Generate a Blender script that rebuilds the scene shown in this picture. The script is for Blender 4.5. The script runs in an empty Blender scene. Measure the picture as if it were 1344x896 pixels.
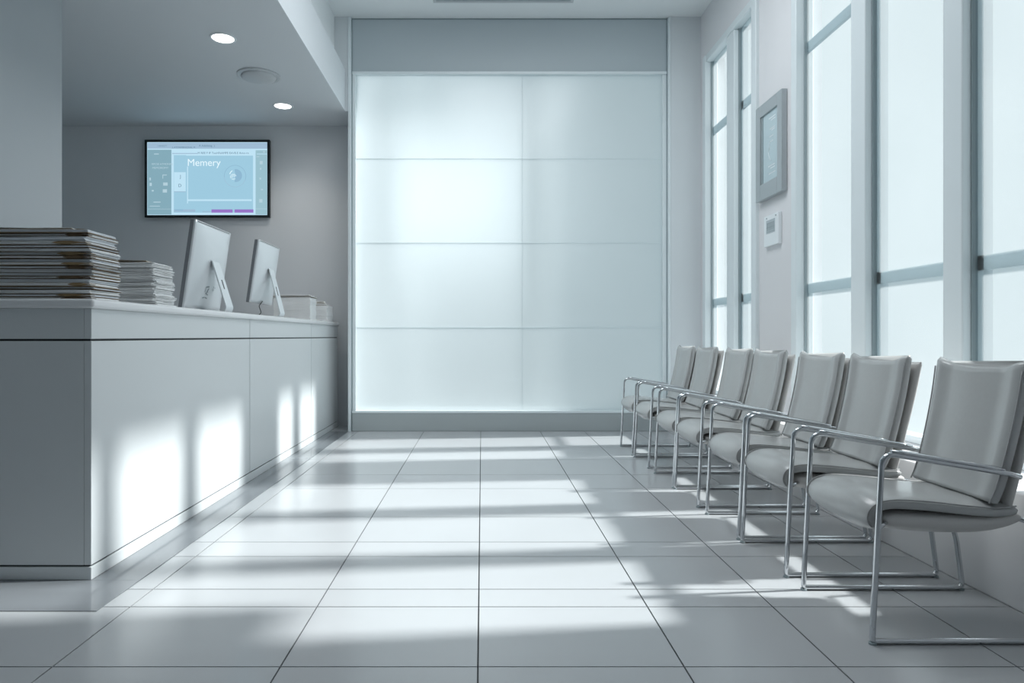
import bpy, bmesh, math, random
from mathutils import Vector, Matrix
random.seed(7)
SC = bpy.context.scene
COL = SC.collection
R = math.radians

# ------------------------------------------------------------------ camera
cam = bpy.data.cameras.new('camera'); camo = bpy.data.objects.new('camera', cam); COL.objects.link(camo)
camo.location = (0, 0, 1.0); camo.rotation_euler = (R(90), 0, 0)
cam.sensor_width = 36; cam.lens = 900 / 1344 * 36
cam.shift_x = 39.5 / 1344; cam.shift_y = -7 / 1344
cam.clip_start = 0.05; cam.clip_end = 100
SC.camera = camo
# ------------------------------------------------------------------ look
SC.view_settings.view_transform = 'Standard'; SC.view_settings.look = 'None'
SC.view_settings.gamma = 1; SC.view_settings.use_curve_mapping = False
SC.view_settings.exposure = 0.0
SC.cycles.use_denoising = True
SC.cycles.max_bounces = 10; SC.cycles.diffuse_bounces = 6; SC.cycles.transparent_max_bounces = 16
SC.cycles.sample_clamp_indirect = 6.0
SC.cycles.caustics_reflective = False
# ------------------------------------------------------------------ daylight
w = bpy.data.worlds.new('World'); SC.world = w; w.use_nodes = True
bg = w.node_tree.nodes['Background']; bg.inputs[0].default_value = (0.80, 0.94, 1.0, 1); bg.inputs[1].default_value = 0.64
sun = bpy.data.lights.new('sun', 'SUN'); suno = bpy.data.objects.new('sun', sun); COL.objects.link(suno)
sun.energy = 11.0; sun.angle = R(2.4); sun.color = (1.0, 0.955, 0.93)
suno.location = (8, 3, 7)
suno.rotation_euler = Vector((-3.9, -0.4, -3.21)).to_track_quat('-Z', 'Y').to_euler()
# lamp added behind the frosted wall to make its bright zone
bl = bpy.data.lights.new('glass_fill_lamp', 'AREA'); blo = bpy.data.objects.new('glass_fill_lamp', bl); COL.objects.link(blo)
bl.shape = 'DISK'; bl.size = 1.3; bl.energy = 13; bl.color = (0.95, 0.98, 1.0)
blo.location = (-0.25, 8.35, 2.45); blo.rotation_euler = (R(-90), 0, 0)

# ------------------------------------------------------------------ materials
def mat(name, col, rough=0.5, metal=0.0, emis=None, es=0, coat=0, noise=0, nscale=30, bump=0, spec=0.5):
    m = bpy.data.materials.new(name); m.use_nodes = True
    nt = m.node_tree; b = nt.nodes['Principled BSDF']
    b.inputs['Base Color'].default_value = (*col, 1); b.inputs['Roughness'].default_value = rough
    b.inputs['Metallic'].default_value = metal; b.inputs['Coat Weight'].default_value = coat
    b.inputs['Specular IOR Level'].default_value = spec
    if emis:
        b.inputs['Emission Color'].default_value = (*emis, 1); b.inputs['Emission Strength'].default_value = es
    if noise or bump:
        tc = nt.nodes.new('ShaderNodeTexCoord'); n = nt.nodes.new('ShaderNodeTexNoise')
        n.inputs['Scale'].default_value = nscale; n.inputs['Detail'].default_value = 4
        nt.links.new(tc.outputs['Object'], n.inputs['Vector'])
        if noise:
            mx = nt.nodes.new('ShaderNodeMix'); mx.data_type = 'RGBA'
            mx.inputs[6].default_value = (*[c * (1 - noise) for c in col], 1)
            mx.inputs[7].default_value = (*[min(1, c * (1 + noise)) for c in col], 1)
            nt.links.new(n.outputs['Fac'], mx.inputs[0]); nt.links.new(mx.outputs[2], b.inputs['Base Color'])
        if bump:
            bp = nt.nodes.new('ShaderNodeBump'); bp.inputs['Strength'].default_value = bump; bp.inputs['Distance'].default_value = 0.002
            nt.links.new(n.outputs['Fac'], bp.inputs['Height']); nt.links.new(bp.outputs[0], b.inputs['Normal'])
    return m

M = {}
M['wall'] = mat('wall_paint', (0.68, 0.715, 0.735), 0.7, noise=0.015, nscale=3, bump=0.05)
M['pier'] = mat('pier_paint', (0.74, 0.74, 0.755), 0.7, noise=0.015, nscale=3)
M['tvwall'] = mat('grey_wall_paint', (0.72, 0.74, 0.76), 0.7, noise=0.015, nscale=3)
M['soffit'] = mat('soffit_paint', (0.67, 0.705, 0.73), 0.7, noise=0.01, nscale=3)
M['ceil'] = mat('ceiling_paint', (0.80, 0.83, 0.84), 0.7, noise=0.01, nscale=3)
M['panel'] = mat('header_panel', (0.46, 0.52, 0.55), 0.5, noise=0.01, nscale=3)
M['sillp'] = mat('sill_panel', (0.40, 0.44, 0.45), 0.5)
M['tile'] = mat('floor_tile', (0.47, 0.485, 0.50), 0.2, noise=0.04, nscale=1.3, bump=0.03)
M['grout'] = mat('grout', (0.05, 0.055, 0.06), 0.8)
M['foot_shade'] = mat('counter_foot_shade', (0.20, 0.215, 0.23), 0.12)  # contact shade and reflection at the counter foot, put into the colour
M['cab'] = mat('counter_laminate', (0.66, 0.69, 0.70), 0.38, noise=0.01, nscale=4)
M['top'] = mat('counter_top', (0.78, 0.79, 0.80), 0.25)
M['dark'] = mat('dark_gap', (0.03, 0.035, 0.04), 0.6)
M['joint'] = mat('glass_joint', (0.80, 0.86, 0.88), 0.3)
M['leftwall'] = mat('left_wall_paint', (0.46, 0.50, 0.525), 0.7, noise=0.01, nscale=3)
M['frame'] = mat('window_aluminium', (0.74, 0.80, 0.82), 0.35, 0.0)
M['gasket'] = mat('gasket', (0.30, 0.36, 0.38), 0.5)
M['bar'] = mat('outside_bar', (0.80, 0.88, 0.91), 0.5)
M['chrome'] = mat('chrome', (0.66, 0.68, 0.70), 0.06, 1.0)
M['leather'] = mat('grey_leather', (0.50, 0.505, 0.50), 0.24, noise=0.03, nscale=60, bump=0.06, coat=0.15)
M['shell'] = mat('pale_shell', (0.66, 0.64, 0.62), 0.35)
M['piping'] = mat('piping', (0.42, 0.42, 0.42), 0.35)
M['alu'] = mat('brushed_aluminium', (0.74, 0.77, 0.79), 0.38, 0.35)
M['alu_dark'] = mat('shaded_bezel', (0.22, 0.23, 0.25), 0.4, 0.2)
M['black'] = mat('black_plastic', (0.012, 0.018, 0.022), 0.3)
M['paper'] = mat('paper', (0.86, 0.87, 0.87), 0.8, noise=0.06, nscale=14)
M['paper2'] = mat('paper_grey', (0.78, 0.81, 0.84), 0.8, noise=0.08, nscale=14)
M['manila'] = mat('manila_card', (0.27, 0.19, 0.10), 0.75, noise=0.12, nscale=10)
M['brown'] = mat('brown_card', (0.12, 0.078, 0.04), 0.75, noise=0.12, nscale=10)
M['white'] = mat('white_plastic', (0.82, 0.86, 0.88), 0.3)
M['silver'] = mat('silver_frame', (0.44, 0.48, 0.50), 0.3, 0.4)
M['lampglow'] = mat('lamp_glow', (1, 1, 1), 0.5, emis=(1.0, 0.98, 0.94), es=9)
M['detector'] = mat('detector_plastic', (0.55, 0.58, 0.60), 0.45)
def scr(n, c, s=1.0): return mat(n, (0.01, 0.01, 0.01), 0.3, emis=c, es=s)
M['s_main'] = scr('screen_main', (0.37, 0.64, 0.80), 0.92)
M['s_side'] = scr('screen_side', (0.23, 0.40, 0.48), 1.0)
M['s_side2'] = scr('screen_side_right', (0.32, 0.52, 0.60), 1.0)
M['s_bar'] = scr('screen_bar', (0.36, 0.52, 0.68), 0.95)
M['s_light'] = scr('screen_light', (0.52, 0.76, 0.90), 1.0)
M['s_white'] = scr('screen_white', (0.78, 0.93, 1.0), 1.0)
M['s_dim'] = scr('screen_dim_white', (0.45, 0.62, 0.70), 1.0)
M['s_dark'] = scr('screen_dark', (0.10, 0.20, 0.30), 1.0)
M['s_ring'] = scr('screen_ring', (0.27, 0.47, 0.63), 1.0)
M['s_purple'] = scr('screen_purple', (0.30, 0.17, 0.55), 1.0)

def pane_mat(name, transp, tint, trans=0.9, bumpy=0.0):
    m = bpy.data.materials.new(name); m.use_nodes = True; nt = m.node_tree
    nt.nodes.remove(nt.nodes['Principled BSDF']); out = nt.nodes['Material Output']
    N = nt.nodes.new; L = nt.links.new
    tr = N('ShaderNodeBsdfTransparent'); tr.inputs[0].default_value = (*tint, 1)
    tl = N('ShaderNodeBsdfTranslucent'); tl.inputs[0].default_value = (*[c * trans for c in tint], 1)
    df = N('ShaderNodeBsdfDiffuse'); df.inputs[0].default_value = (*[c * 0.9 for c in tint], 1)
    gl = N('ShaderNodeBsdfGlossy'); gl.inputs['Roughness'].default_value = 0.25
    m0 = N('ShaderNodeMixShader'); m0.inputs[0].default_value = 0.15; L(tl.outputs[0], m0.inputs[1]); L(df.outputs[0], m0.inputs[2])
    m1 = N('ShaderNodeMixShader'); m1.inputs[0].default_value = transp; L(m0.outputs[0], m1.inputs[1]); L(tr.outputs[0], m1.inputs[2])
    m2 = N('ShaderNodeMixShader'); m2.inputs[0].default_value = 0.05; L(m1.outputs[0], m2.inputs[1]); L(gl.outputs[0], m2.inputs[2])
    # very soft clouding of the frosting
    tc = N('ShaderNodeTexCoord'); n = N('ShaderNodeTexNoise'); n.inputs['Scale'].default_value = 1.2; n.inputs['Detail'].default_value = 1
    L(tc.outputs['Object'], n.inputs['Vector'])
    mr = N('ShaderNodeMapRange'); mr.inputs[3].default_value = transp - 0.04; mr.inputs[4].default_value = transp + 0.04
    L(n.outputs['Fac'], mr.inputs[0]); L(mr.outputs[0], m1.inputs[0])
    L(m2.outputs[0], out.inputs[0])
    return m
M['pane'] = pane_mat('frosted_pane', 0.84, (0.95, 0.99, 1.0), 0.62)
def bar_mat():
    m = mat('pale_outside_bar', (0.8, 0.86, 0.88), 0.6); nt = m.node_tree; N = nt.nodes.new; L = nt.links.new
    d = N('ShaderNodeBsdfDiffuse'); d.inputs[0].default_value = (0.8, 0.87, 0.9, 1); t = N('ShaderNodeBsdfTranslucent'); t.inputs[0].default_value = (0.45, 0.50, 0.52, 1)
    x = N('ShaderNodeMixShader'); x.inputs[0].default_value = .6; L(d.outputs[0], x.inputs[1]); L(t.outputs[0], x.inputs[2]); L(x.outputs[0], nt.nodes['Material Output'].inputs[0])
    return m
M['bar'] = bar_mat()
M['pane_far'] = pane_mat('frosted_wall_glass', 0.06, (0.89, 0.935, 0.945), 0.95)

# ------------------------------------------------------------------ helpers
def obj(name, bm, m, parent=None, smooth=False, bev=0.0, kind=None, recalc=True):
    if recalc: bmesh.ops.recalc_face_normals(bm, faces=bm.faces)
    me = bpy.data.meshes.new(name); bm.to_mesh(me); bm.free()
    for mm in (m if isinstance(m, (list, tuple)) else [m]): me.materials.append(M[mm] if isinstance(mm, str) else mm)
    if smooth:
        for p in me.polygons: p.use_smooth = True
    o = bpy.data.objects.new(name, me); COL.objects.link(o)
    if parent: o.parent = parent
    if bev:
        md = o.modifiers.new('bevel', 'BEVEL'); md.width = bev; md.segments = 3; md.limit_method = 'ANGLE'; md.angle_limit = R(40)
        md.harden_normals = False
    if kind: o['kind'] = kind
    return o
def box(bm, x0, x1, y0, y1, z0, z1, mi=0):
    v = [bm.verts.new((x, y, z)) for x in (x0, x1) for y in (y0, y1) for z in (z0, z1)]
    for f in ((0, 1, 3, 2), (4, 6, 7, 5), (0, 4, 5, 1), (2, 3, 7, 6), (0, 2, 6, 4), (1, 5, 7, 3)):
        fc = bm.faces.new([v[i] for i in f]); fc.material_index = mi
    return v
def boxes(*bs):
    bm = bmesh.new()
    for b in bs: box(bm, *b)
    return bm
def struct(name, m, *bs, bev=0.0, parent=None):
    return obj(name, boxes(*bs), m, parent, bev=bev, kind='structure')
def thing(name, label, cat, loc=(0, 0, 0), rz=0, group=None):
    o = bpy.data.objects.new(name, None); COL.objects.link(o); o.empty_display_size = 0.1
    o.location = loc; o.rotation_euler = (0, 0, rz); o['label'] = label; o['category'] = cat
    if group: o['group'] = group
    return o
def fillet(pts, radii, n=7):
    P = [Vector(p) for p in pts]; out = [P[0]]
    for i in range(1, len(P) - 1):
        a = (P[i-1] - P[i]); b = (P[i+1] - P[i]); r = radii[i-1] if isinstance(radii, (list, tuple)) else radii
        if r <= 0: out.append(P[i]); continue
        an = a.angle(b); d = min(r / math.tan(an / 2), a.length * .48, b.length * .48)
        p0 = P[i] + a.normalized() * d; p1 = P[i] + b.normalized() * d
        for k in range(n + 1):
            t = k / n; out.append(p0 * (1-t)**2 + P[i] * 2*t*(1-t) + p1 * t*t)
    out.append(P[-1]); return out
def tube(bm, pts, r, seg=12, caps=True):
    P = [Vector(p) for p in pts]; rings = []; prev = None
    for i, p in enumerate(P):
        t = ((P[min(i+1, len(P)-1)] - P[max(i-1, 0)])).normalized()
        if prev is None:
            up = Vector((0, 0, 1)) if abs(t.z) < .9 else Vector((0, 1, 0))
            u = (up - t * up.dot(t)).normalized()
        else:
            u = (prev - t * prev.dot(t)).normalized()
        prev = u; v = t.cross(u); rr = r[i] if isinstance(r, (list, tuple)) else r
        rings.append([bm.verts.new(p + (u * math.cos(a) + v * math.sin(a)) * rr) for a in [2*math.pi*k/seg for k in range(seg)]])
    for a, b in zip(rings, rings[1:]):
        for k in range(seg): bm.faces.new((a[k], a[(k+1) % seg], b[(k+1) % seg], b[k]))
    if caps: bm.faces.new(rings[0][::-1]); bm.faces.new(rings[-1])
    return bm
def lathe(bm, prof, loc=(0, 0, 0), seg=40, axis='z'):
    L = Vector(loc); rings = []
    for r, z in prof:
        if r < 1e-6: rings.append([bm.verts.new(L + Vector((0, 0, z)))])
        else: rings.append([bm.verts.new(L + Vector((r*math.cos(2*math.pi*k/seg), r*math.sin(2*math.pi*k/seg), z))) for k in range(seg)])
    for a, b in zip(rings, rings[1:]):
        for k in range(seg):
            q = (k+1) % seg
            if len(a) == 1 and len(b) == 1: continue
            if len(a) == 1: bm.faces.new((a[0], b[k], b[q]))
            elif len(b) == 1: bm.faces.new((a[k], a[q], b[0]))
            else: bm.faces.new((a[k], a[q], b[q], b[k]))
    return bm
def dup(o, parent=None):
    c = o.copy(); COL.objects.link(c); c.parent = parent
    for ch in list(o.children): dup(ch, c)
    return c

# ================================================================== SETTING
# --- floor: individual tile slabs over a dark grout bed, laid as the photo shows them (wide rows and narrow rows)
xs = [-2.62, -1.95, -1.30, -0.61, -0.012, 0.612, 1.075, 1.62, 2.32]
ys = [-4.0, -3.1, -2.3, -1.6, -0.9, -0.2, 0.55, 1.25, 2.075, 2.535, 2.711, 3.114, 3.333, 3.797, 4.50, 4.95, 5.556, 6.16, 6.72, 7.22, 7.7]
bm = bmesh.new(); g = 0.0026
xl = [-5.2, -4.5, -3.9, -3.25] + xs
for i in range(len(xl) - 1):
    for j in range(len(ys) - 1):
        box(bm, xl[i] + g, xl[i+1] - g, ys[j] + g, ys[j+1] - g, -0.012, 0.0, 0)
box(bm, -5.2, 2.5, -4.0, 7.72, -0.06, -0.0035, 1)
obj('floor', bm, ['tile', 'grout'], kind='structure')

# --- ceiling, soffit
struct('ceiling', 'ceil', (-1.547, 2.5, -4.1, 7.3, 4.352, 4.5))
bm = boxes((-5.2, -1.435, -4.1, 7.199, 3.36, 3.80), (-5.2, -1.435, 7.199, 7.72, 3.36, 3.80))
obj('trim_1', bm, 'soffit', kind='structure')                       # lowered soffit over the reception
struct('wall_upper_left', 'ceil', (-1.80, -1.548, -4.1, 7.199, 3.801, 4.5))

# --- left walls
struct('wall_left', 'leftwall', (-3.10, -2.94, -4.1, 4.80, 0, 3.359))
struct('wall_left_far', 'wall', (-5.2, -5.0, 4.80, 7.7, 0, 3.359), (-5.0, -3.10, 4.64, 4.80, 0, 3.359))
struct('wall_reception', 'tvwall', (-5.0, -1.415, 7.70, 7.9, 0, 3.359))
struct('wall_back', 'wall', (-5.2, 2.5, -4.3, -4.1, 0, 4.5))

# --- far wall with the frosted glass wall
Y = 7.2
struct('wall_far', 'wall', (1.975, 2.5, Y, Y + .2, 0, 4.352), (-1.40, 1.975, Y + .06, Y + .2, 4.29, 4.352), (-1.40, -1.385, Y + .06, Y + .7, 0, 4.352),
       (-1.62, -1.40, Y, Y + .2, 3.801, 4.352), (-1.434, -1.40, Y, Y + .2, 3.36, 3.801))
struct('trim_2', 'frame', (-1.405, -1.375, Y - .012, Y + .1, 0, 4.345), bev=.004)
struct('trim_3', 'frame', (1.955, 1.98, Y - .012, Y + .1, 0, 4.345), bev=.004)
struct('trim_4', 'panel', (-1.365, 1.945, Y + .03, Y + .08, 3.785, 4.335), bev=.004)       # header panel
struct('trim_5', 'gasket', (-1.375, 1.955, Y + .035, Y + .06, 4.335, 4.35), (-1.375, -1.365, Y + .03, Y + .06, 0, 4.335), (1.945, 1.955, Y + .03, Y + .06, 0, 4.335))
struct('trim_6', 'sillp', (-1.365, 1.945, Y + .01, Y + .2, 0, 0.19), bev=.004)
gw = struct('window_1', 'frame', (-1.365, 1.945, Y + .005, Y + .12, 0.19, 0.212), (-1.365, 1.945, Y + .012, Y + .12, 3.757, 3.785),
       (-1.365, -1.335, Y + .03, Y + .12, .212, 3.757), (1.905, 1.945, Y + .03, Y + .12, .212, 3.757), bev=.003)
# six frosted panes a side, thin metal joint strips between them
zs = [0.215, 1.09, 1.985, 2.875, 3.755]; xx = [-1.333, 0.428, 1.903]
for i in range(2):
    for j in range(4):
        obj('glass_pane', boxes((xx[i] + .0007, xx[i+1] - .0007, Y + .06, Y + .068, zs[j] + .0006, zs[j+1] - .0006)), 'pane_far', gw)
bm = bmesh.new()
for z in zs[1:4]: obj('joint_strip', boxes((-1.333, 1.903, Y + .054, Y + .07, z - .0013, z + .0013)), 'joint', gw)
# posts of the back room that throw soft shades on the frosted wall
struct('trim_7', 'frame', (-0.98, -0.86, 7.55, 7.62, 0, 4.3), (0.36, 0.50, 7.50, 7.57, 0, 4.3))

# --- right wall
XW = 2.30
struct('wall_right', 'pier', (XW, 2.5, -4.1, 2.45, .43, 4.352), (XW, 2.5, 5.04, 5.69, .43, 4.352), (XW, 2.5, 7.06, 7.2, .43, 4.352),
       (XW, 2.5, 2.45, 5.04, 3.86, 4.352), (XW + .12, 2.5, 2.45, 2.86, 2.62, 3.86), (XW, 2.5, 5.69, 7.06, 3.86, 4.352))  # holds an unseen block at the near bay's top, added to shade the floor
struct('baseboard_right', 'pier', (1.95, 2.5, -4.1, 7.2, 0, .43), bev=.006)      # low sill bench under the windows

def window(name, y0, y1, mull, z0=.43, z1=3.86):
    bm = bmesh.new()
    box(bm, XW - .03, XW + .10, y0, y0 + .10, z0, z1); box(bm, XW - .03, XW + .10, y1 - .08, y1, z0, z1)
    box(bm, XW - .02, XW + .10, y0 + .10, y1 - .08, z1 - .07, z1); box(bm, XW - .01, XW + .10, y0 + .10, y1 - .08, z0, z0 + .04)
    for a, b in mull: box(bm, XW - .01, XW + .10, a, b, z0 + .04, z1 - .07)
    wn = obj(name, bm, 'frame', kind='structure', bev=.008)
    edges = [y0 + .10] + [e for ab in mull for e in ab] + [y1 - .08]
    for k in range(0, len(edges), 2):
        a, b = edges[k], edges[k+1]
        obj('glass_pane', boxes((XW + .045, XW + .053, a + .0, b - .0, z0 + .04, z1 - .07)), 'pane', wn)
        for q in (a, b - .012): obj('gasket', boxes((XW + .03, XW + .06, q, q + .012, z0 + .04, z1 - .07)), 'gasket', wn)
    # bars standing outside the glass
    for z in (1.345, 3.09): obj('outer_bar', boxes((XW + .056, XW + .080, y0, y1, z - .035, z + .035)), 'bar', wn)
    for a, b in mull: obj('outer_post', boxes((XW + .056, XW + .10, a - .05, b - .02, z0, z1)), 'bar', wn)
    return wn
window('window_2', 5.69, 7.06, [(6.23, 6.42)])
window('window_3', 2.45, 5.04, [(3.27, 3.41), (4.10, 4.26)])

# ================================================================== CEILING FIXTURES
def downlight(x, y, r, label):
    t = thing('recessed_downlight', label, 'ceiling light', (x, y, 3.36), group='round downlights in the soffit')
    bm = bmesh.new(); lathe(bm, [(r*.80, -.001), (r*.84, -.007), (r*.95, -.007), (r, -.003), (r, 0.0005)]); obj('trim_ring', bm, 'white', t, smooth=True)
    bm = bmesh.new(); lathe(bm, [(0, -.0055), (r*.6, -.005), (r*.82, -.0025)]); obj('lamp_disc', bm, 'lampglow', t, smooth=True)
    l = bpy.data.lights.new('downlight_beam', 'SPOT'); lo = bpy.data.objects.new('downlight_beam', l); COL.objects.link(lo); lo.parent = t
    lo.location = (0, 0, -.02); l.energy = 30; l.spot_size = R(120); l.spot_blend = 1; l.shadow_soft_size = .08; l.color = (1, .95, .88)
downlight(-2.05, 5.43, .102, 'round glowing ceiling downlight nearer the camera, left of the smoke detector')
downlight(-2.04, 7.03, .102, 'round glowing ceiling downlight farther back, above right of the wall screen')
def fill_light(y, label, en):  # unseen fill light, added to lift the hall's ambient level
    t = thing('ceiling_fill_light', label, 'ceiling light', (0.4, y, 4.352), group='added square fill lights out of view above the hall')
    obj('fill_frame', boxes((-.92, .92, -.92, -.88, -.02, -.001), (-.92, .92, .88, .92, -.02, -.001), (-.92, -.88, -.88, .88, -.02, -.001), (.88, .92, -.88, .88, -.02, -.001)), 'white', t)
    l = bpy.data.lights.new('fill_lamp', 'AREA'); l.shape = 'SQUARE'; l.size = 1.74; l.energy = en; l.color = (.93, .97, 1.0)
    lo = bpy.data.objects.new('fill_lamp', l); COL.objects.link(lo); lo.parent = t; lo.location = (0, 0, -.012)
fill_light(4.6, 'added square fill light over the middle of the hall', 62)
fill_light(1.9, 'added square fill light over the near end of the hall', 16)
t = thing('smoke_detector', 'round domed smoke detector on the soffit between the two downlights', 'smoke detector', (-2.02, 6.21, 3.36))
bm = bmesh.new(); lathe(bm, [(.19, .0005), (.19, -.010), (.180, -.014), (.160, -.014), (.157, -.010), (.150, -.010)]); obj('base_ring', bm, 'detector', t, smooth=False)
bm = bmesh.new(); lathe(bm, [(.150, -.004), (.150, -.018), (.142, -.028), (.11, -.040), (.05, -.048), (0, -.050)]); obj('dome', bm, 'detector', t, smooth=True)

t = thing('ceiling_vent', 'long thin grey slot vent in the main ceiling before the glass wall', 'ceiling vent', (.215, 6.70, 4.352))
obj('vent_frame', boxes((-.70, .70, -.17, -.14, -.018, 0.0), (-.70, .70, .14, .17, -.018, 0.0), (-.70, -.67, -.14, .14, -.018, 0.0), (.67, .70, -.14, .14, -.018, 0.0)), 'detector', t, bev=.003)
for k in range(6):
    obj('louvre', boxes((-.67, .67, -.13 + k*.048, -.10 + k*.048, -.014, -.002)), 'silver', t)

# ================================================================== RECEPTION COUNTER
t = thing('reception_counter', 'long pale grey reception counter with flush panels and dark joint lines', 'counter', (0, 0, 0))
CX = -1.597; Y0, Y1 = 2.804, 7.60; CL = -2.45
obj('core', boxes((CL + .012, CX - .010, Y0 + .010, Y1 - .005, .005, 1.112)), 'dark', t)
def pbox(name, m, *b, bev=.0025): return obj(name, boxes(*b), m, t, bev=bev)
ysp = [Y0, 4.72, 6.42, Y1]
for a, b in zip(ysp, ysp[1:]):
    a2 = a + (.0 if a == Y0 else .005); b2 = b - (0 if b == Y1 else .005)
    pbox('side_panel', 'cab', (CX - .03, CX, a2, b2, .064, .980))
    pbox('fascia_panel', 'cab', (CX - .03, CX, a2, b2, .989, 1.113))
pbox('end_panel', 'cab', (CL, CX - .031, Y0, Y0 + .03, .064, .980))
pbox('end_fascia', 'cab', (CL, CX - .031, Y0, Y0 + .03, .989, 1.113))
pbox('plinth', 'cab', (CL, CX, Y0, Y1, .003, .056))
obj('back_panel', boxes((CL - .0, CL + .012, Y0 + .031, Y1 - .01, .06, 1.11)), 'cab', t)
tp = pbox('counter_top', 'top', (CL - .05, CX + .018, Y0 - .018, Y1 + .01, 1.1135, 1.153), bev=.015)
tp.modifiers[0].segments = 5
# dark strip standing in for the counter's contact shade and floor reflection
struct('counter_shade_strip', 'foot_shade', (CL, -1.40, 2.49, Y0 - .001, .0005, .003), (CX + .001, -1.40, Y0, 7.2, .0005, .003))

# ================================================================== CHAIRS
def pad(bm, line, W, T, crown=None, n=28, expo=5.0, endr=3, edge=None):
    """sweep a puffy rounded-rectangle section along a line in the XZ plane; returns rings"""
    P = [Vector((p[0], 0, p[1])) for p in line]; N = len(P); rings = []
    for i in range(N):
        t = (P[min(i+1, N-1)] - P[max(i-1, 0)]).normalized(); nrm = Vector((-t.z, 0, t.x))   # left normal
        u = i / (N-1); w_, th = W(u), T(u)
        ring = []
        for k in range(n):
            a = 2*math.pi*k/n; c, s = math.cos(a), math.sin(a)
            yy = math.copysign(abs(c)**(2/expo), c) * w_; hh = math.copysign(abs(s)**(2/expo if abs(c) < .999 else 1), s) * th
            q = yy / w_
            if s > 0 and crown: hh += crown(u, q) * min(1, (abs(s))**.5)
            pos = P[i] + nrm * hh + Vector((0, yy, 0))
            if edge: pos += t * edge(u, q)
            ring.append(bm.verts.new(pos))
        rings.append(ring)
    for a, b in zip(rings, rings[1:]):
        for k in range(n): bm.faces.new((a[k], a[(k+1) % n], b[(k+1) % n], b[k]))
    bm.faces.new(rings[0][::-1]); bm.faces.new(rings[-1])
    return rings
def spline(ctrl, n):
    """Catmull-Rom through 2D control points"""
    C = [ctrl[0]] + list(ctrl) + [ctrl[-1]]; out = []
    m = len(ctrl) - 1
    for s in range(n + 1):
        x = s / n * m; i = min(int(x), m - 1); f = x - i
        p0, p1, p2, p3 = C[i], C[i+1], C[i+2], C[i+3]
        out.append(tuple(.5*((2*p1[d]) + (-p0[d]+p2[d])*f + (2*p0[d]-5*p1[d]+4*p2[d]-p3[d])*f*f + (-p0[d]+3*p1[d]-3*p2[d]+p3[d])*f**3) for d in (0, 1)))
    return out
def ends(u, a=.04, m=.25):
    e = min(u, 1-u) / a
    return 1 if e >= 1 else m + (1-m)*math.sqrt(max(0, 1-(1-e)**2))

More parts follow.
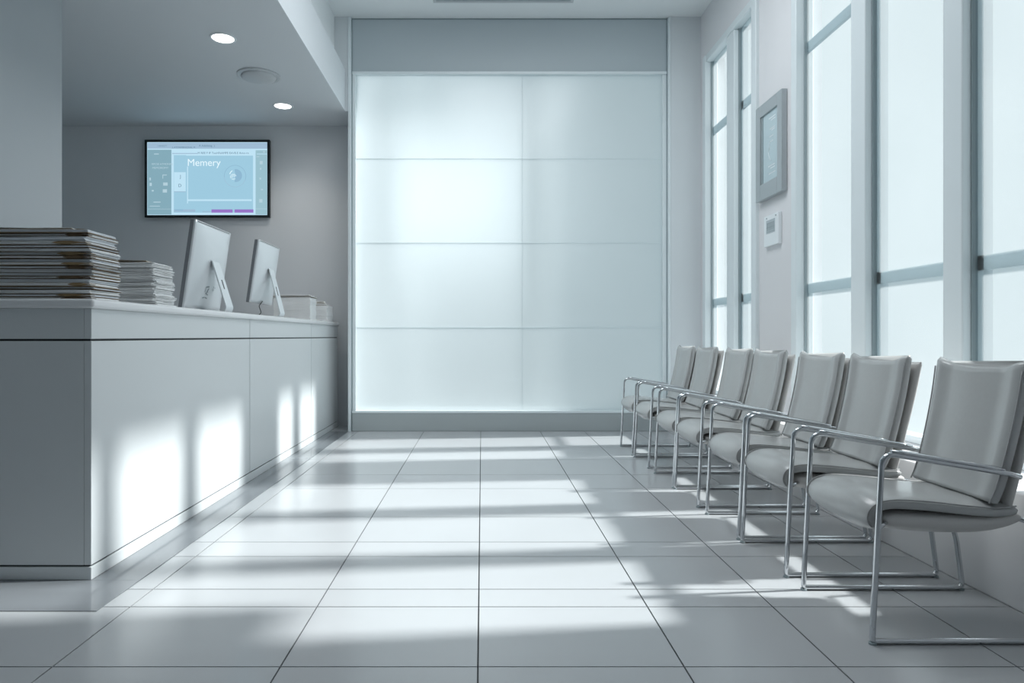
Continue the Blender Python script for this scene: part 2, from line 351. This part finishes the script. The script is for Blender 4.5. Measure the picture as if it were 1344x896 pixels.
def make_chair(label):
    t = thing('armchair', label, 'chair', (0, 0, 0), group='chrome armchairs in a row along the windows')
    # seat: waterfall front on the -X side, sweeping to the rear
    ln = spline([(-.282, .372), (-.310, .395), (-.296, .428), (-.24, .444), (-.12, .438), (0, .425), (.10, .418), (.175, .425)], 34)
    bm = bmesh.new()
    def crown(u, q): return .012*(1-abs(q)**2.5) - .010*math.exp(-((u-.62)/.2)**2)*(1-q*q)
    rg = pad(bm, ln, lambda u: .213*(.93+.07*ends(u, .12, .2)), lambda u: .024*ends(u, .05, .3), crown, expo=3.4, n=40)
    seat = obj('seat', bm, 'leather', t, smooth=True)
    for sd in (1, -1):
        bm = bmesh.new(); tube(bm, seat_edge(ln, .213*.995, .020, sd), .0028, 6); obj('piping', bm, 'piping', seat, smooth=True)
    # pale shell under the seat, belly deepest at the middle
    ln2 = spline([(-.275, .392), (-.20, .388), (-.05, .382), (.08, .380), (.19, .402)], 24)
    bm = bmesh.new()
    rg = pad(bm, ln2, lambda u: .208*(.93+.07*ends(u, .2, .2)), lambda u: .030*ends(u, .25, .25), None, expo=4)
    for r in rg:
        for v in r:
            q = v.co.y / .2
            if v.co.z < .375: v.co.z -= .034*(1-q*q)*max(0, math.cos((v.co.x+.06)/.25*1.4))
    obj('seat_shell', bm, 'shell', t, smooth=True)
    # backrest: leaning slab with raised side bolsters, corners drawn up at the top
    lb = spline([(.090, .448), (.112, .50), (.140, .60), (.163, .70), (.182, .80), (.196, .900)], 30)
    def bcrown(u, q):
        return .013*math.exp(-((abs(q)-.86)/.16)**2) + .016*math.exp(-(q/.38)**2) - .010
    def bedge(u, q): return (.032*abs(q)**2.2 - .012)*max(0, (u-.75)/.25)
    bm = bmesh.new()
    pad(bm, lb, lambda u: .208*(.97+.03*ends(u, .06, .4)) + .010*u, lambda u: .021*ends(u, .035, .35), bcrown, n=52, expo=6, edge=bedge)
    back = obj('backrest', bm, 'leather', t, smooth=True)
    for s in (1, -1):
        bm = bmesh.new()
        pts = [Vector((p[0]-.0165, s*(.206+.010*i/30), p[1]-.004)) for i, p in enumerate(lb)]
        pts = pts[1:-1]; tube(bm, pts, .0026, 6)
        obj('piping', bm, 'piping', back, smooth=True)
    # pale outer shell behind the backrest, flaring out sideways near the top
    lb2 = spline([(.150, .425), (.168, .50), (.190, .60), (.212, .70), (.232, .80), (.246, .880)], 24)
    bm = bmesh.new()
    pad(bm, lb2, lambda u: .196 + .022*u, lambda u: .020*ends(u, .05, .3), None, expo=3.2, edge=lambda u, q: .012*abs(q)**2*max(0, (u-.75)/.25))
    obj('back_shell', bm, 'shell', t, smooth=True)
    # chrome sled frames with arms
    for s in (-1, 1):
        y = s*.238
        fr = fillet([(.165, y*.93, .540), (.120, y, .553), (-.295, y, .622), (-.328, y, .0105), (.300, y, .0105), (.275, y, .20), (.205, y*.90, .392)],
                    [.03, .045, .012, .022, .15, ], 8)
        bm = bmesh.new(); tube(bm, fr, .0095, 12)
        af = obj('side_frame', bm, 'chrome', t, smooth=True)
        for gx in (-.326, .292):
            bm = bmesh.new(); lathe(bm, [(0, 0), (.0125, .0), (.0125, .006), (.0105, .008), (0, .008)], (gx, y, 0), 16); obj('glide', bm, 'gasket', af)
        # flattened arm cap riding on the tube
        bm = bmesh.new(); arm = fillet([(.10, y, .5675), (-.265, y, .6275)], 0, 1)
        tube(bm, [arm[0] + (arm[-1]-arm[0])*k/10 for k in range(11)], [.004]+[.0075]*9+[.004], 10)
        for v in bm.verts: v.co.y = y + (v.co.y - y)*2.0
        obj('armrest', bm, 'chrome', t, smooth=True)
    bm = bmesh.new(); tube(bm, [(.207, -.214, .388), (.207, .214, .388)], .0085, 10)
    obj('crossbar', bm, 'chrome', t, smooth=True)
    for s in (-1, 1):   # stub holding the seat to the front leg
        bm = bmesh.new(); tube(bm, [(-.308, s*.238, .375), (-.285, s*.225, .385), (-.25, s*.19, .385)], .007, 8)
        obj('bracket', bm, 'chrome', t, smooth=True)
    return t
def seat_edge(ln, w_, off, s):
    out = []; N = len(ln)
    for i, p in enumerate(ln):
        a = ln[max(i-1, 0)]; b = ln[min(i+1, N-1)]; d = Vector((b[0]-a[0], 0, b[1]-a[1])).normalized(); nr = Vector((-d.z, 0, d.x))
        if 2 < i < N-1: out.append(Vector((p[0], s*w_*.985, p[1])) + nr*(off-.003))
    return out
places = [
    (1.595, 2.465, 'grey leather chrome armchair nearest the camera, first of the row'),
    (1.590, 3.085, 'grey leather chrome armchair second from the camera, before the near window'),
    (1.590, 3.610, 'grey leather chrome armchair third from the camera, just right of the pier'),
    (1.590, 4.245, 'grey leather chrome armchair in the middle of the row, right below the thermostat'),
    (1.590, 4.760, 'grey leather chrome armchair third from the frosted glass wall'),
    (1.590, 5.430, 'grey leather chrome armchair second from the frosted glass wall'),
    (1.590, 5.990, 'grey leather chrome armchair farthest back, closest to the frosted glass wall'),
]
chair0 = make_chair(places[0][2])
for i, (x, y, lab) in enumerate(places):
    c = chair0 if i == 0 else dup(chair0)
    c.location = (x, y, 0); c['label'] = lab

# ================================================================== WALL SCREEN
t = thing('wall_screen', 'flat wall-mounted screen with black bezel showing a pale blue interface', 'screen', (-3.065, 7.70, 2.757))
W_, H_ = 1.394, .866
bz = .026
obj('bezel', boxes((-W_/2, W_/2, -.055, -.035, H_/2-bz, H_/2), (-W_/2, W_/2, -.055, -.035, -H_/2, -H_/2+bz), (-W_/2, -W_/2+bz, -.055, -.035, -H_/2+bz, H_/2-bz), (W_/2-bz, W_/2, -.055, -.035, -H_/2+bz, H_/2-bz)), 'black', t, bev=.002)
obj('housing', boxes((-W_/2+.003, W_/2-.003, -.035, -.001, -H_/2+.003, H_/2-.003)), 'black', t)
sx0, sx1 = -W_/2+bz, W_/2-bz; sw = sx1-sx0; sz0 = -H_/2+bz; sh = H_-2*bz
def SX(px): return sx0 + (px-107)/(1226-107)*sw          # from picture-crop units of the display
def SZ(py): return sz0 + sh*(1-(py-126)/(798-126))
scn = obj('display', boxes((sx0, sx1, -.045, -.036, sz0, sz0+sh)), 's_light', t)
lay = [0]
def srect(m, *rects, name='display_area'):
    lay[0] += 1; yb = -.045 - .0003*lay[0]
    for (a, b, c, d) in rects:
        bm = bmesh.new(); box(bm, SX(a), SX(c), yb, yb+.0002, SZ(d), SZ(b)); obj(name, bm, m, scn)
srect('s_side', (110, 195, 332, 792), name='left_column')
srect('s_bar', (110, 130, 1224, 186), name='title_bar')
srect('s_side2', (1116, 200, 1222, 792), name='right_column')
srect('s_main', (355, 245, 1092, 775), name='main_area')
srect('s_light', (478, 350, 488, 690), (478, 652, 1080, 668), (470, 240, 1092, 250), (357, 402, 466, 578), name='panel_lines')
srect('s_purple', (705, 745, 902, 775), (920, 745, 1096, 775), name='purple_bar')
srect('s_bar', (340, 226, 575, 234), (355, 745, 555, 768), (357, 580, 466, 586), (620, 762, 700, 770), name='grey_lines')
srect('s_ring', (364, 745, 442, 756), (1000, 480, 1003, 482), name='grey_lines')
srect('s_dim', (172, 231, 216, 239), (166, 674, 232, 682), (150, 566, 168, 580), (128, 452, 142, 478), (130, 500, 150, 530), (250, 425, 290, 432), (250, 425, 256, 462),
      (256, 498, 298, 526), (252, 560, 292, 590), (1125, 256, 1150, 264), (1155, 300, 1182, 330), (1157, 362, 1170, 380), (1152, 452, 1168, 470), (1165, 556, 1186, 568), (1150, 650, 1180, 682), (1186, 210, 1202, 222),
      (130, 712, 226, 718), (112, 740, 332, 743), (1116, 738, 1222, 742), name='small_icon')
srect('s_light', (1126, 232, 1222, 238), (120, 186, 318, 192), name='rule_line')
def stext(s, px, py, size, m, name='screen_writing', rot=0):
    lay[0] += 1
    cu = bpy.data.curves.new(name, 'FONT'); cu.body = s; cu.size = size; cu.extrude = .0001
    cu.materials.append(M[m]); o = bpy.data.objects.new(name, cu); COL.objects.link(o); o.parent = scn
    o.rotation_euler = (R(90), rot, 0)
    bpy.context.view_layer.update()
    me = bpy.data.meshes.new_from_object(o); bpy.data.objects.remove(o)
    o = bpy.data.objects.new(name, me); COL.objects.link(o); o.parent = scn; o.rotation_euler = (R(90), rot, 0); o.location = (SX(px), -.047 - .0003*lay[0], SZ(py)); return o
T = stext('Memery', 480, 345, .112, 's_white')
stext('RPCSE ATMONMS', 150, 337, .030, 's_dim'); stext('MEMOROMY', 155, 372, .032, 's_dim')
stext('L ATONMBNIONAL M', 342, 182, .026, 's_dark'); stext('A Adisliting  )', 590, 168, .032, 's_dark')
stext('M REE F IF TuoHNAMFE EAVE.E Amo-ro', 578, 236, .0335, 's_dark')
stext('--uawas)11', 200, 166, .026, 's_dark')
stext('J', 414, 456, .05, 's_dark'); stext('D', 398, 540, .05, 's_dark', rot=0)
# the ring emblem with a half disc and a small swirl
def ring(m, cx, cy, r0, r1, a0, a1, name='ring'):
    lay[0] += 1; yb = -.047 - .0003*lay[0]; bm = bmesh.new(); n = 40; pr = None; X0, Z0 = SX(cx), SZ(cy); k_ = sw/(1226-107)
    for i in range(n+1):
        a = R(a0 + (a1-a0)*i/n); c, s = math.cos(a), math.sin(a)
        cur = [bm.verts.new((X0+rr*k_*c, yb, Z0+rr*k_*s)) for rr in (r0, r1)]
        if pr: bm.faces.new((pr[0], pr[1], cur[1], cur[0]))
        pr = cur
    obj(name, bm, m, scn)
ring('s_ring', 927, 440, 98, 103, -20, 185); ring('s_bar', 927, 440, 99, 102, 185, 340)
ring('s_ring', 932, 435, 1, 60, -100, 100); ring('s_white', 930, 435, 50, 57, 120, 165)
for r_ in (9, 18, 27): ring('s_white', 912, 450, r_, r_+3.5, 20, 200, 'swirl')
for r_ in (12, 21): ring('s_white', 912, 450, r_, r_+3, 215, 330, 'swirl')

# ================================================================== MONITORS
def monitor(name, label, x, y, w_, zb, zt, marks, cable):
    """screen faces the staff side (-X); the pale back and the bent stand face the hall (+X)"""
    t = thing(name, label, 'computer monitor', (x, y, 1.153))
    lean = .075*(zt-zb)/.53
    zb -= 1.153; zt -= 1.153; h = w_/2
    def P(u, v, d):   # u along Y -1..1, v 0..1 up, d offset towards +X
        return Vector((lean*v + d, u*h, zb + (zt-zb)*v))
    # back shell: gently domed, slight rim
    bm = bmesh.new(); nu, nv = 20, 20; grid = []
    for i in range(nu+1):
        row = []
        for j in range(nv+1):
            u = -1 + 2*i/nu; v = j/nv; e = (1-abs(u)**3.0)*(1-abs(2*v-1)**3.0)
            row.append(bm.verts.new(P(u, v, .004 + .030*e)))
        grid.append(row)
    base = [[bm.verts.new(P(u, v, -.006)) for v in (0, 1)] for u in (-1, 1)]
    for i in range(nu):
        for j in range(nv): bm.faces.new((grid[i][j], grid[i+1][j], grid[i+1][j+1], grid[i][j+1]))
    bo = [grid[0][j] for j in range(nv+1)] + [grid[i][nv] for i in range(1, nu+1)] + [grid[nu][j] for j in range(nv-1, -1, -1)] + [grid[i][0] for i in range(nu-1, 0, -1)]
    ctr = bm.faces.new([base[0][0], base[0][1], base[1][1], base[1][0]])
    bk = []
    for v in bo: bk.append(bm.verts.new(v.co + Vector((-.010, 0, 0))))
    for k in range(len(bo)): bm.faces.new((bo[k], bo[(k+1) % len(bo)], bk[(k+1) % len(bo)], bk[k]))
    obj('back_cover', bm, 'alu', t, smooth=True)
    for f in t.children[0].data.polygons: f.use_smooth = len(f.vertices) == 4 and abs(f.normal.x) > .5
    bm = bmesh.new()
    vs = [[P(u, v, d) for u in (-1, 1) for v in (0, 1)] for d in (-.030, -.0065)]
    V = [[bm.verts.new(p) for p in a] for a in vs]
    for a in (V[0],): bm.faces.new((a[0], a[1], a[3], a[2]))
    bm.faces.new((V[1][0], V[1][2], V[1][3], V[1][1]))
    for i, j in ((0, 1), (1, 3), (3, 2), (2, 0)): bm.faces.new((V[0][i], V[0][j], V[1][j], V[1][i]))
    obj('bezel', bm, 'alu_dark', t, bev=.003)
    bm = bmesh.new(); a = [P(u, v, -.0312) for u, v in ((-.95, .16), (.95, .16), (.95, .95), (-.95, .95))]
    b = [p + Vector((.0008, 0, 0)) for p in a]; A = [bm.verts.new(p) for p in a]; B = [bm.verts.new(p) for p in b]
    bm.faces.new(A); bm.faces.new(B[::-1]); [bm.faces.new((A[k], A[(k+1) % 4], B[(k+1) % 4], B[k])) for k in range(4)]
    obj('glass_screen', bm, 'black', t)
    # groove along the top edge
    bm = bmesh.new(); tube(bm, [P(-.9, .985, .0065), P(.0, .985, .0075), P(.9, .985, .0065)], .0012, 6); obj('vent_slot', bm, 'dark', t)
    # stand: bent flat bar, wide in Y, from the middle of the back down to a foot that runs back under the screen
    z1 = zb + (zt-zb)*.58; x1 = lean*.58 + .012
    path = fillet([(x1, 0, z1), (x1+.105, 0, .012), (x1+.105-.012, 0, .0035), (-.04, 0, .0035)], [.02, .004], 8)
    path = fillet([(x1-.012, 0, z1-.004), (x1+.030, 0, z1-.002), (x1+.120, 0, .03), (x1+.110, 0, .0045), (-.05, 0, .0045)], [.012, .03, .022], 8)
    bm = bmesh.new(); hw = .062; pr = None; th = .004
    for i, p in enumerate(path):
        tg = (path[min(i+1, len(path)-1)] - path[max(i-1, 0)]).normalized(); nr = Vector((-tg.z, 0, tg.x))
        f = hw*(.92 if p.z > .05 else 1.0)
        cur = [bm.verts.new(p + nr*a*th + Vector((0, b*f, 0))) for a, b in ((-1, -1), (-1, 1), (1, 1), (1, -1))]
        if pr:
            for k in range(4): bm.faces.new((pr[k], pr[(k+1) % 4], cur[(k+1) % 4], cur[k]))
        else: bm.faces.new(cur)
        pr = cur
    bm.faces.new(pr[::-1]); st = obj('stand', bm, 'alu', t, bev=.0015)
    bm = bmesh.new(); A_ = Vector(path[9]); q0 = Vector((x1+.030, 0, z1-.002)); q1 = Vector((x1+.120, 0, .03)); d_ = (q1-q0)
    nr = Vector((-d_.z, 0, d_.x)).normalized(); nr = nr if nr.x > 0 else -nr
    c0 = q0 + d_*.40 + nr*.0046; c1 = q0 + d_*.60 + nr*.0046
    pts = [c0 + Vector((0, -.008, 0)), c0 + Vector((0, .008, 0)), c1 + Vector((0, .008, 0)), c1 + Vector((0, -.008, 0))]
    bm.faces.new([bm.verts.new(p) for p in pts]); r = bmesh.ops.extrude_face_region(bm, geom=bm.faces[:])
    for v in r['geom']:
        if isinstance(v, bmesh.types.BMVert): v.co -= nr*.003
    obj('cable_hole', bm, 'dark', st)
    if marks:
        bm = bmesh.new()
        def dome(u, v): return .0052 + .030*(1-abs(u)**3.0)*(1-abs(2*v-1)**3.0)
        def mk(u0, v0, u1, v1, w=.004):
            a, b = P(u0, v0, dome(u0, v0)), P(u1, v1, dome(u1, v1)); d = (b-a).normalized(); s = d.cross(Vector((1, 0, 0))).normalized()*w
            bm.faces.new([bm.verts.new(q) for q in (a-s, a+s, b+s, b-s)])
        for seg in ((-.22, .26, -.22, .20), (-.22, .26, -.05, .27), (-.18, .19, -.03, .17), (-.05, .25, -.16, .18), (-.28, .13, -.18, .14), (-.16, .14, -.02, .13), (-.12, .23, -.06, .20)): mk(*seg)
        for seg in ((.12, .25, .15, .23), (.18, .28, .23, .27), (.18, .28, .19, .24), (.22, .245, .19, .225), (.26, .26, .29, .27)): mk(*seg, w=.0022)
        obj('printed_mark', bm, 'gasket', t, recalc=False)
    if cable:
        bm = bmesh.new(); tube(bm, fillet([(.02, -.02, zb+.02), (.0, -.05, zb-.02), (.03, -.08, .03), (.0, -.10, .006), (-.03, -.02, .006)], .03), .0035, 8)
        obj('power_cable', bm, 'black', t, smooth=True)
    return t
monitor('desktop_monitor', 'larger silver desktop monitor seen from behind, nearer, beside the white paper pile', -1.795, 4.40, .57, 1.172, 1.702, True, False)
monitor('desktop_monitor', 'smaller silver desktop monitor seen from behind, farther along with dangling black cable', -1.785, 5.54, .54, 1.262, 1.745, False, True)

# ================================================================== PAPER AND FOLDERS ON THE COUNTER
ORD = ['bottom', 'second from the bottom', 'third from the bottom', 'fourth from the bottom', 'fifth from the bottom', 'sixth from the bottom', 'seventh from the bottom',
       'eighth from the bottom', 'ninth from the bottom', 'tenth from the bottom', 'eleventh from the bottom', 'twelfth from the bottom', 'thirteenth from the bottom',
       'fourteenth from the bottom', 'fifteenth from the bottom', 'sixteenth from the bottom']
def ordinal(i, n):
    if i == n-1: return 'topmost'
    if n-1-i < 10: return ['', 'second from the top', 'third from the top', 'fourth from the top', 'fifth from the top', 'sixth from the top', 'seventh from the top', 'eighth from the top', 'ninth from the top', 'tenth from the top'][n-1-i]
    return ORD[i]
def sheets(bm, w_, d, z0, z1, n, jx=.004, jy=.004, wave=0.0, dx=0, dy=0):
    """n thin leaves between z0 and z1, each a little out of line and wavy"""
    th = (z1-z0)/n
    for k in range(n):
        ox, oy = dx+random.uniform(-jx, jx), dy+random.uniform(-jy, jy); ph = random.uniform(0, 6); za = z0+k*th; zb_ = za+th*.95
        nx, ny = 8, 5
        def zz(x, y): return wave*math.sin(ph + 7*x + 9*y)*.5
        top = [[bm.verts.new((ox+w_*(i/nx-.5), oy+d*(j/ny-.5), zb_+zz(i/nx, j/ny))) for j in range(ny+1)] for i in range(nx+1)]
        bot = [[bm.verts.new((ox+w_*(i/nx-.5), oy+d*(j/ny-.5), za+zz(i/nx, j/ny))) for j in range(ny+1)] for i in range(nx+1)]
        for i in range(nx):
            for j in range(ny):
                bm.faces.new((top[i][j], top[i+1][j], top[i+1][j+1], top[i][j+1])); bm.faces.new((bot[i][j], bot[i][j+1], bot[i+1][j+1], bot[i+1][j]))
        for i in range(nx):
            bm.faces.new((bot[i][0], bot[i+1][0], top[i+1][0], top[i][0])); bm.faces.new((bot[i+1][ny], bot[i][ny], top[i][ny], top[i+1][ny]))
        for j in range(ny):
            bm.faces.new((bot[0][j+1], bot[0][j], top[0][j], top[0][j+1])); bm.faces.new((bot[nx][j], bot[nx][j+1], top[nx][j+1], top[nx][j]))
def folder(x, y, z, w_, d, th, rz, cover, label, group, tab=True, npg=4, paper='paper'):
    t = thing('file_folder', label, 'folder', (x, y, z), rz, group)
    ct = .0034 if cover == 'brown' else .0018
    bm = bmesh.new(); sheets(bm, w_, d, 0.0, ct, 1, 0, 0, .0008)
    obj('lower_cover', bm, cover, t)
    bm = bmesh.new(); sheets(bm, w_-.006, d-.006, ct + .0002, th-.0022, npg, .005, .006, .001); obj('papers', bm, paper, t)
    ox, oy = random.uniform(-.012, .006), random.uniform(-.004, .004)
    bm = bmesh.new(); sheets(bm, w_, d, th-.0018, th-.0004, 1, 0, 0, .0010, ox, oy); obj('upper_cover', bm, cover, t)
    if tab:   # swollen card corner at the front right
        bm = bmesh.new(); L = random.uniform(.09, .15); x1 = w_/2 + .002; n = 8; top, bot = [], []
        for i in range(n+1):
            u = i/n; s = math.sin(math.pi*min(1, u*1.15)**.8)*.5*th*.72 + .0006; xx_ = x1 - L*(1-u)
            top.append([bm.verts.new((xx_, yy, th*.52+s)) for yy in (-d/2-.0055, -d/2+.03)]); bot.append([bm.verts.new((xx_, yy, th*.48-s)) for yy in (-d/2-.0055, -d/2+.03)])
        for i in range(n):
            bm.faces.new((top[i][0], top[i+1][0], top[i+1][1], top[i][1])); bm.faces.new((bot[i][1], bot[i+1][1], bot[i+1][0], bot[i][0]))
            bm.faces.new((bot[i][0], bot[i+1][0], top[i+1][0], top[i][0])); bm.faces.new((top[i][1], top[i+1][1], bot[i+1][1], bot[i][1]))
        for k in (0, n): bm.faces.new((top[k][0], top[k][1], bot[k][1], bot[k][0]))
        obj('card_flap', bm, cover, t)
    return t
# tall near stack
n = 20; z = 1.1535
hs = [random.uniform(.0125, .0175) for _ in range(n)]; sc_ = .302/sum(hs); hs = [h*sc_ for h in hs]
for i in range(n):
    cov = 'brown' if i % 3 == 0 else ('manila' if i % 3 == 1 else 'paper2')
    word = {'brown': 'dark brown', 'manila': 'tan', 'paper2': 'pale grey'}[cov]
    xr = -1.662 + random.uniform(-.007, .004) - (.012 if i > 15 else 0); ww = .43
    folder(xr-ww/2, 3.035+random.uniform(-.008, .008), z, ww, .235, hs[i]-.0006, R(random.uniform(-1.2, 1.2)), cov,
           '%s paper folder, %s in the tall near stack on the counter' % (word, ordinal(i, n)), 'folders in the tall near stack', tab=(cov != 'paper2' and i % 4 != 3),
           paper='paper2' if i % 2 else 'paper')
    z += hs[i]
# loose sheaf curling on top of the tall stack
t = thing('paper_sheaf', 'loose white sheaf lying on top of the tall near folder stack', 'papers', (-1.93, 3.03, z+.0008), R(2))
bm = bmesh.new(); sheets(bm, .34, .20, 0, .008, 4, .010, .008, .0022); obj('sheets', bm, 'paper', t)
bm = bmesh.new(); sheets(bm, .10, .16, .0005, .0085, 2, .004, .004, .001, .155, .01); obj('card', bm, 'manila', t)

# second pile: white papers
n = 17; z = 1.1535; th = .228/n
for i in range(n):
    t = thing('paper_bundle', 'white paper bundle, %s in the ragged pile beside the monitor' % ordinal(i, n), 'papers',
              (-1.83 + random.uniform(-.012, .010) - .0009*i, 3.635+random.uniform(-.010, .010), z), R(random.uniform(-3, 3)), 'paper bundles in the ragged pile')
    bm = bmesh.new(); sheets(bm, .31, .225, 0, th-.0012, 4, .007, .008, .0020); obj('sheets', bm, 'paper', t)
    z += th
    if i in (4, 9, 14):
        bm = bmesh.new(); sheets(bm, .312, .228, th-.0011, th-.0003, 1, 0, 0, 0.0004); obj('divider', bm, 'paper2', t)
folder(-1.87, 3.62, z+.001, .27, .20, .008, R(6), 'manila', 'tan folder lying on top of the ragged white paper pile', 'single folders on paper piles', tab=False, npg=2)

# third pile: far white block
n = 9; z = 1.1535; th = .228/n
for i in range(n):
    t = thing('paper_ream', 'neat white paper ream, %s in the square pile past the far monitor' % ordinal(i, n), 'papers',
              (-1.868 + random.uniform(-.003, .003), 6.86+random.uniform(-.003, .003), z), R(random.uniform(-.5, .5)), 'paper reams in the square pile')
    bm = bmesh.new(); sheets(bm, .36, .24, 0, th-.0006, 6, .003, .004, .0008); obj('sheets', bm, 'paper', t)
    z += th
folder(-1.865, 6.86, z+.0008, .375, .25, .012, R(.6), 'brown', 'brown folder lying on the far square paper pile', 'single folders on paper piles', tab=False, npg=2)
t = thing('paper_sheaf', 'thin white sheaf topping the far square paper pile', 'papers', (-1.89, 6.86, z+.0145), R(-1))
bm = bmesh.new(); sheets(bm, .37, .23, 0, .013, 4, .006, .006, .001); obj('sheets', bm, 'paper', t)
# fourth little pile against the end of the counter
n = 6; z = 1.1535; th = .165/n
for i in range(n):
    t = thing('paper_bundle', 'small paper bundle, %s in the little pile at the counter end' % ordinal(i, n), 'papers',
              (-1.715 + random.uniform(-.004, .004), 7.25+random.uniform(-.004, .004), z), R(random.uniform(-2, 2)), 'paper bundles at the counter end')
    bm = bmesh.new(); sheets(bm, .22, .26, 0, th-.0006, 5, .003, .004, .001); obj('sheets', bm, 'paper', t)
    z += th
folder(-1.735, 7.25, z+.0008, .20, .25, .022, R(4), 'manila', 'thick tan folder on the little pile at the counter end', 'single folders on paper piles', tab=False, npg=3)
t = thing('paper_sheaf', 'crumpled white sheaf on the thick tan folder at the counter end', 'papers', (-1.745, 7.25, z+.0260), R(8))
bm = bmesh.new(); sheets(bm, .15, .20, 0, .022, 3, .012, .012, .006); obj('sheets', bm, 'paper', t)

# ================================================================== THINGS ON THE PIER
t = thing('framed_notice', 'silver framed notice hanging on the pier between the windows', 'picture frame', (XW, 5.405, 2.48))
a, b, hh, fw = -.245, .245, .385, .085
bm = boxes((-.045, -.001, a, a+fw, -hh, hh), (-.045, -.001, b-fw, b, -hh, hh), (-.045, -.001, a+fw, b-fw, hh-fw*1.15, hh), (-.045, -.001, a+fw, b-fw, -hh, -hh+fw*1.5))
obj('frame', bm, 'silver', t, bev=.005)
bm = boxes((-.030, -.002, a+fw, b-fw, -hh+fw*1.5, hh-fw*1.15)); pg = obj('notice', bm, 's_notice' if 's_notice' in M else 'white', t)
M['notice'] = mat('notice_paper', (0.50, 0.62, 0.66), 0.15); pg.data.materials[0] = M['notice']
bm = bmesh.new()
def nl(y0, y1, z): box(bm, -.0306, -.0302, y0, y1, z-.004, z+.004)
for z, y0, y1 in ((.235, -.10, .02), (.215, -.10, -.02), (.15, -.09, .00), (.135, -.09, -.03), (.09, -.06, .01), (.05, -.06, .0), (-.14, -.09, .03), (-.16, -.09, -.01), (-.20, -.10, .02)): nl(y0, y1, z)
obj('notice_lines', bm, 'frame', pg)
bm = bmesh.new(); tube(bm, fillet([(-.0312, .0, -.0), (-.0312, .03, -.02), (-.0312, .01, -.07), (-.0312, -.02, -.10)], .02), .0025, 6); tube(bm, [(-.0312, .0, .05), (-.0312, .01, -.01)], .0025, 6)
obj('notice_drawing', bm, 'frame', pg)
obj('inner_lip', boxes((-.034, -.028, a+fw-.002, a+fw+.012, -hh+fw*1.5, hh-fw*1.15), (-.034, -.028, b-fw-.035, b-fw+.002, -hh+fw*1.5, hh-fw*1.15)), ['gasket'], t)

t = thing('thermostat', 'white wall thermostat with grey display below the framed notice', 'thermostat', (XW, 5.39, 1.835))
obj('body', boxes((-.028, -.001, -.135, .135, -.122, .122)), 'white', t, bev=.004)
obj('display', boxes((-.0305, -.0285, -.075, .085, -.022, .082)), 'panel', t)
bm = bmesh.new()
for k in range(5): box(bm, -.0312, -.0306, -.06+k*.028, -.048+k*.028, .0, .06)
for k in range(3): box(bm, -.0312, -.0306, -.065, .075, -.012+k*.034, -.008+k*.034)
obj('display_digits', bm, 'gasket', t)
for y in (-.09, .08): obj('screw', boxes((-.0300, -.028, y-.007, y+.007, .095, .106)), 'gasket', t)
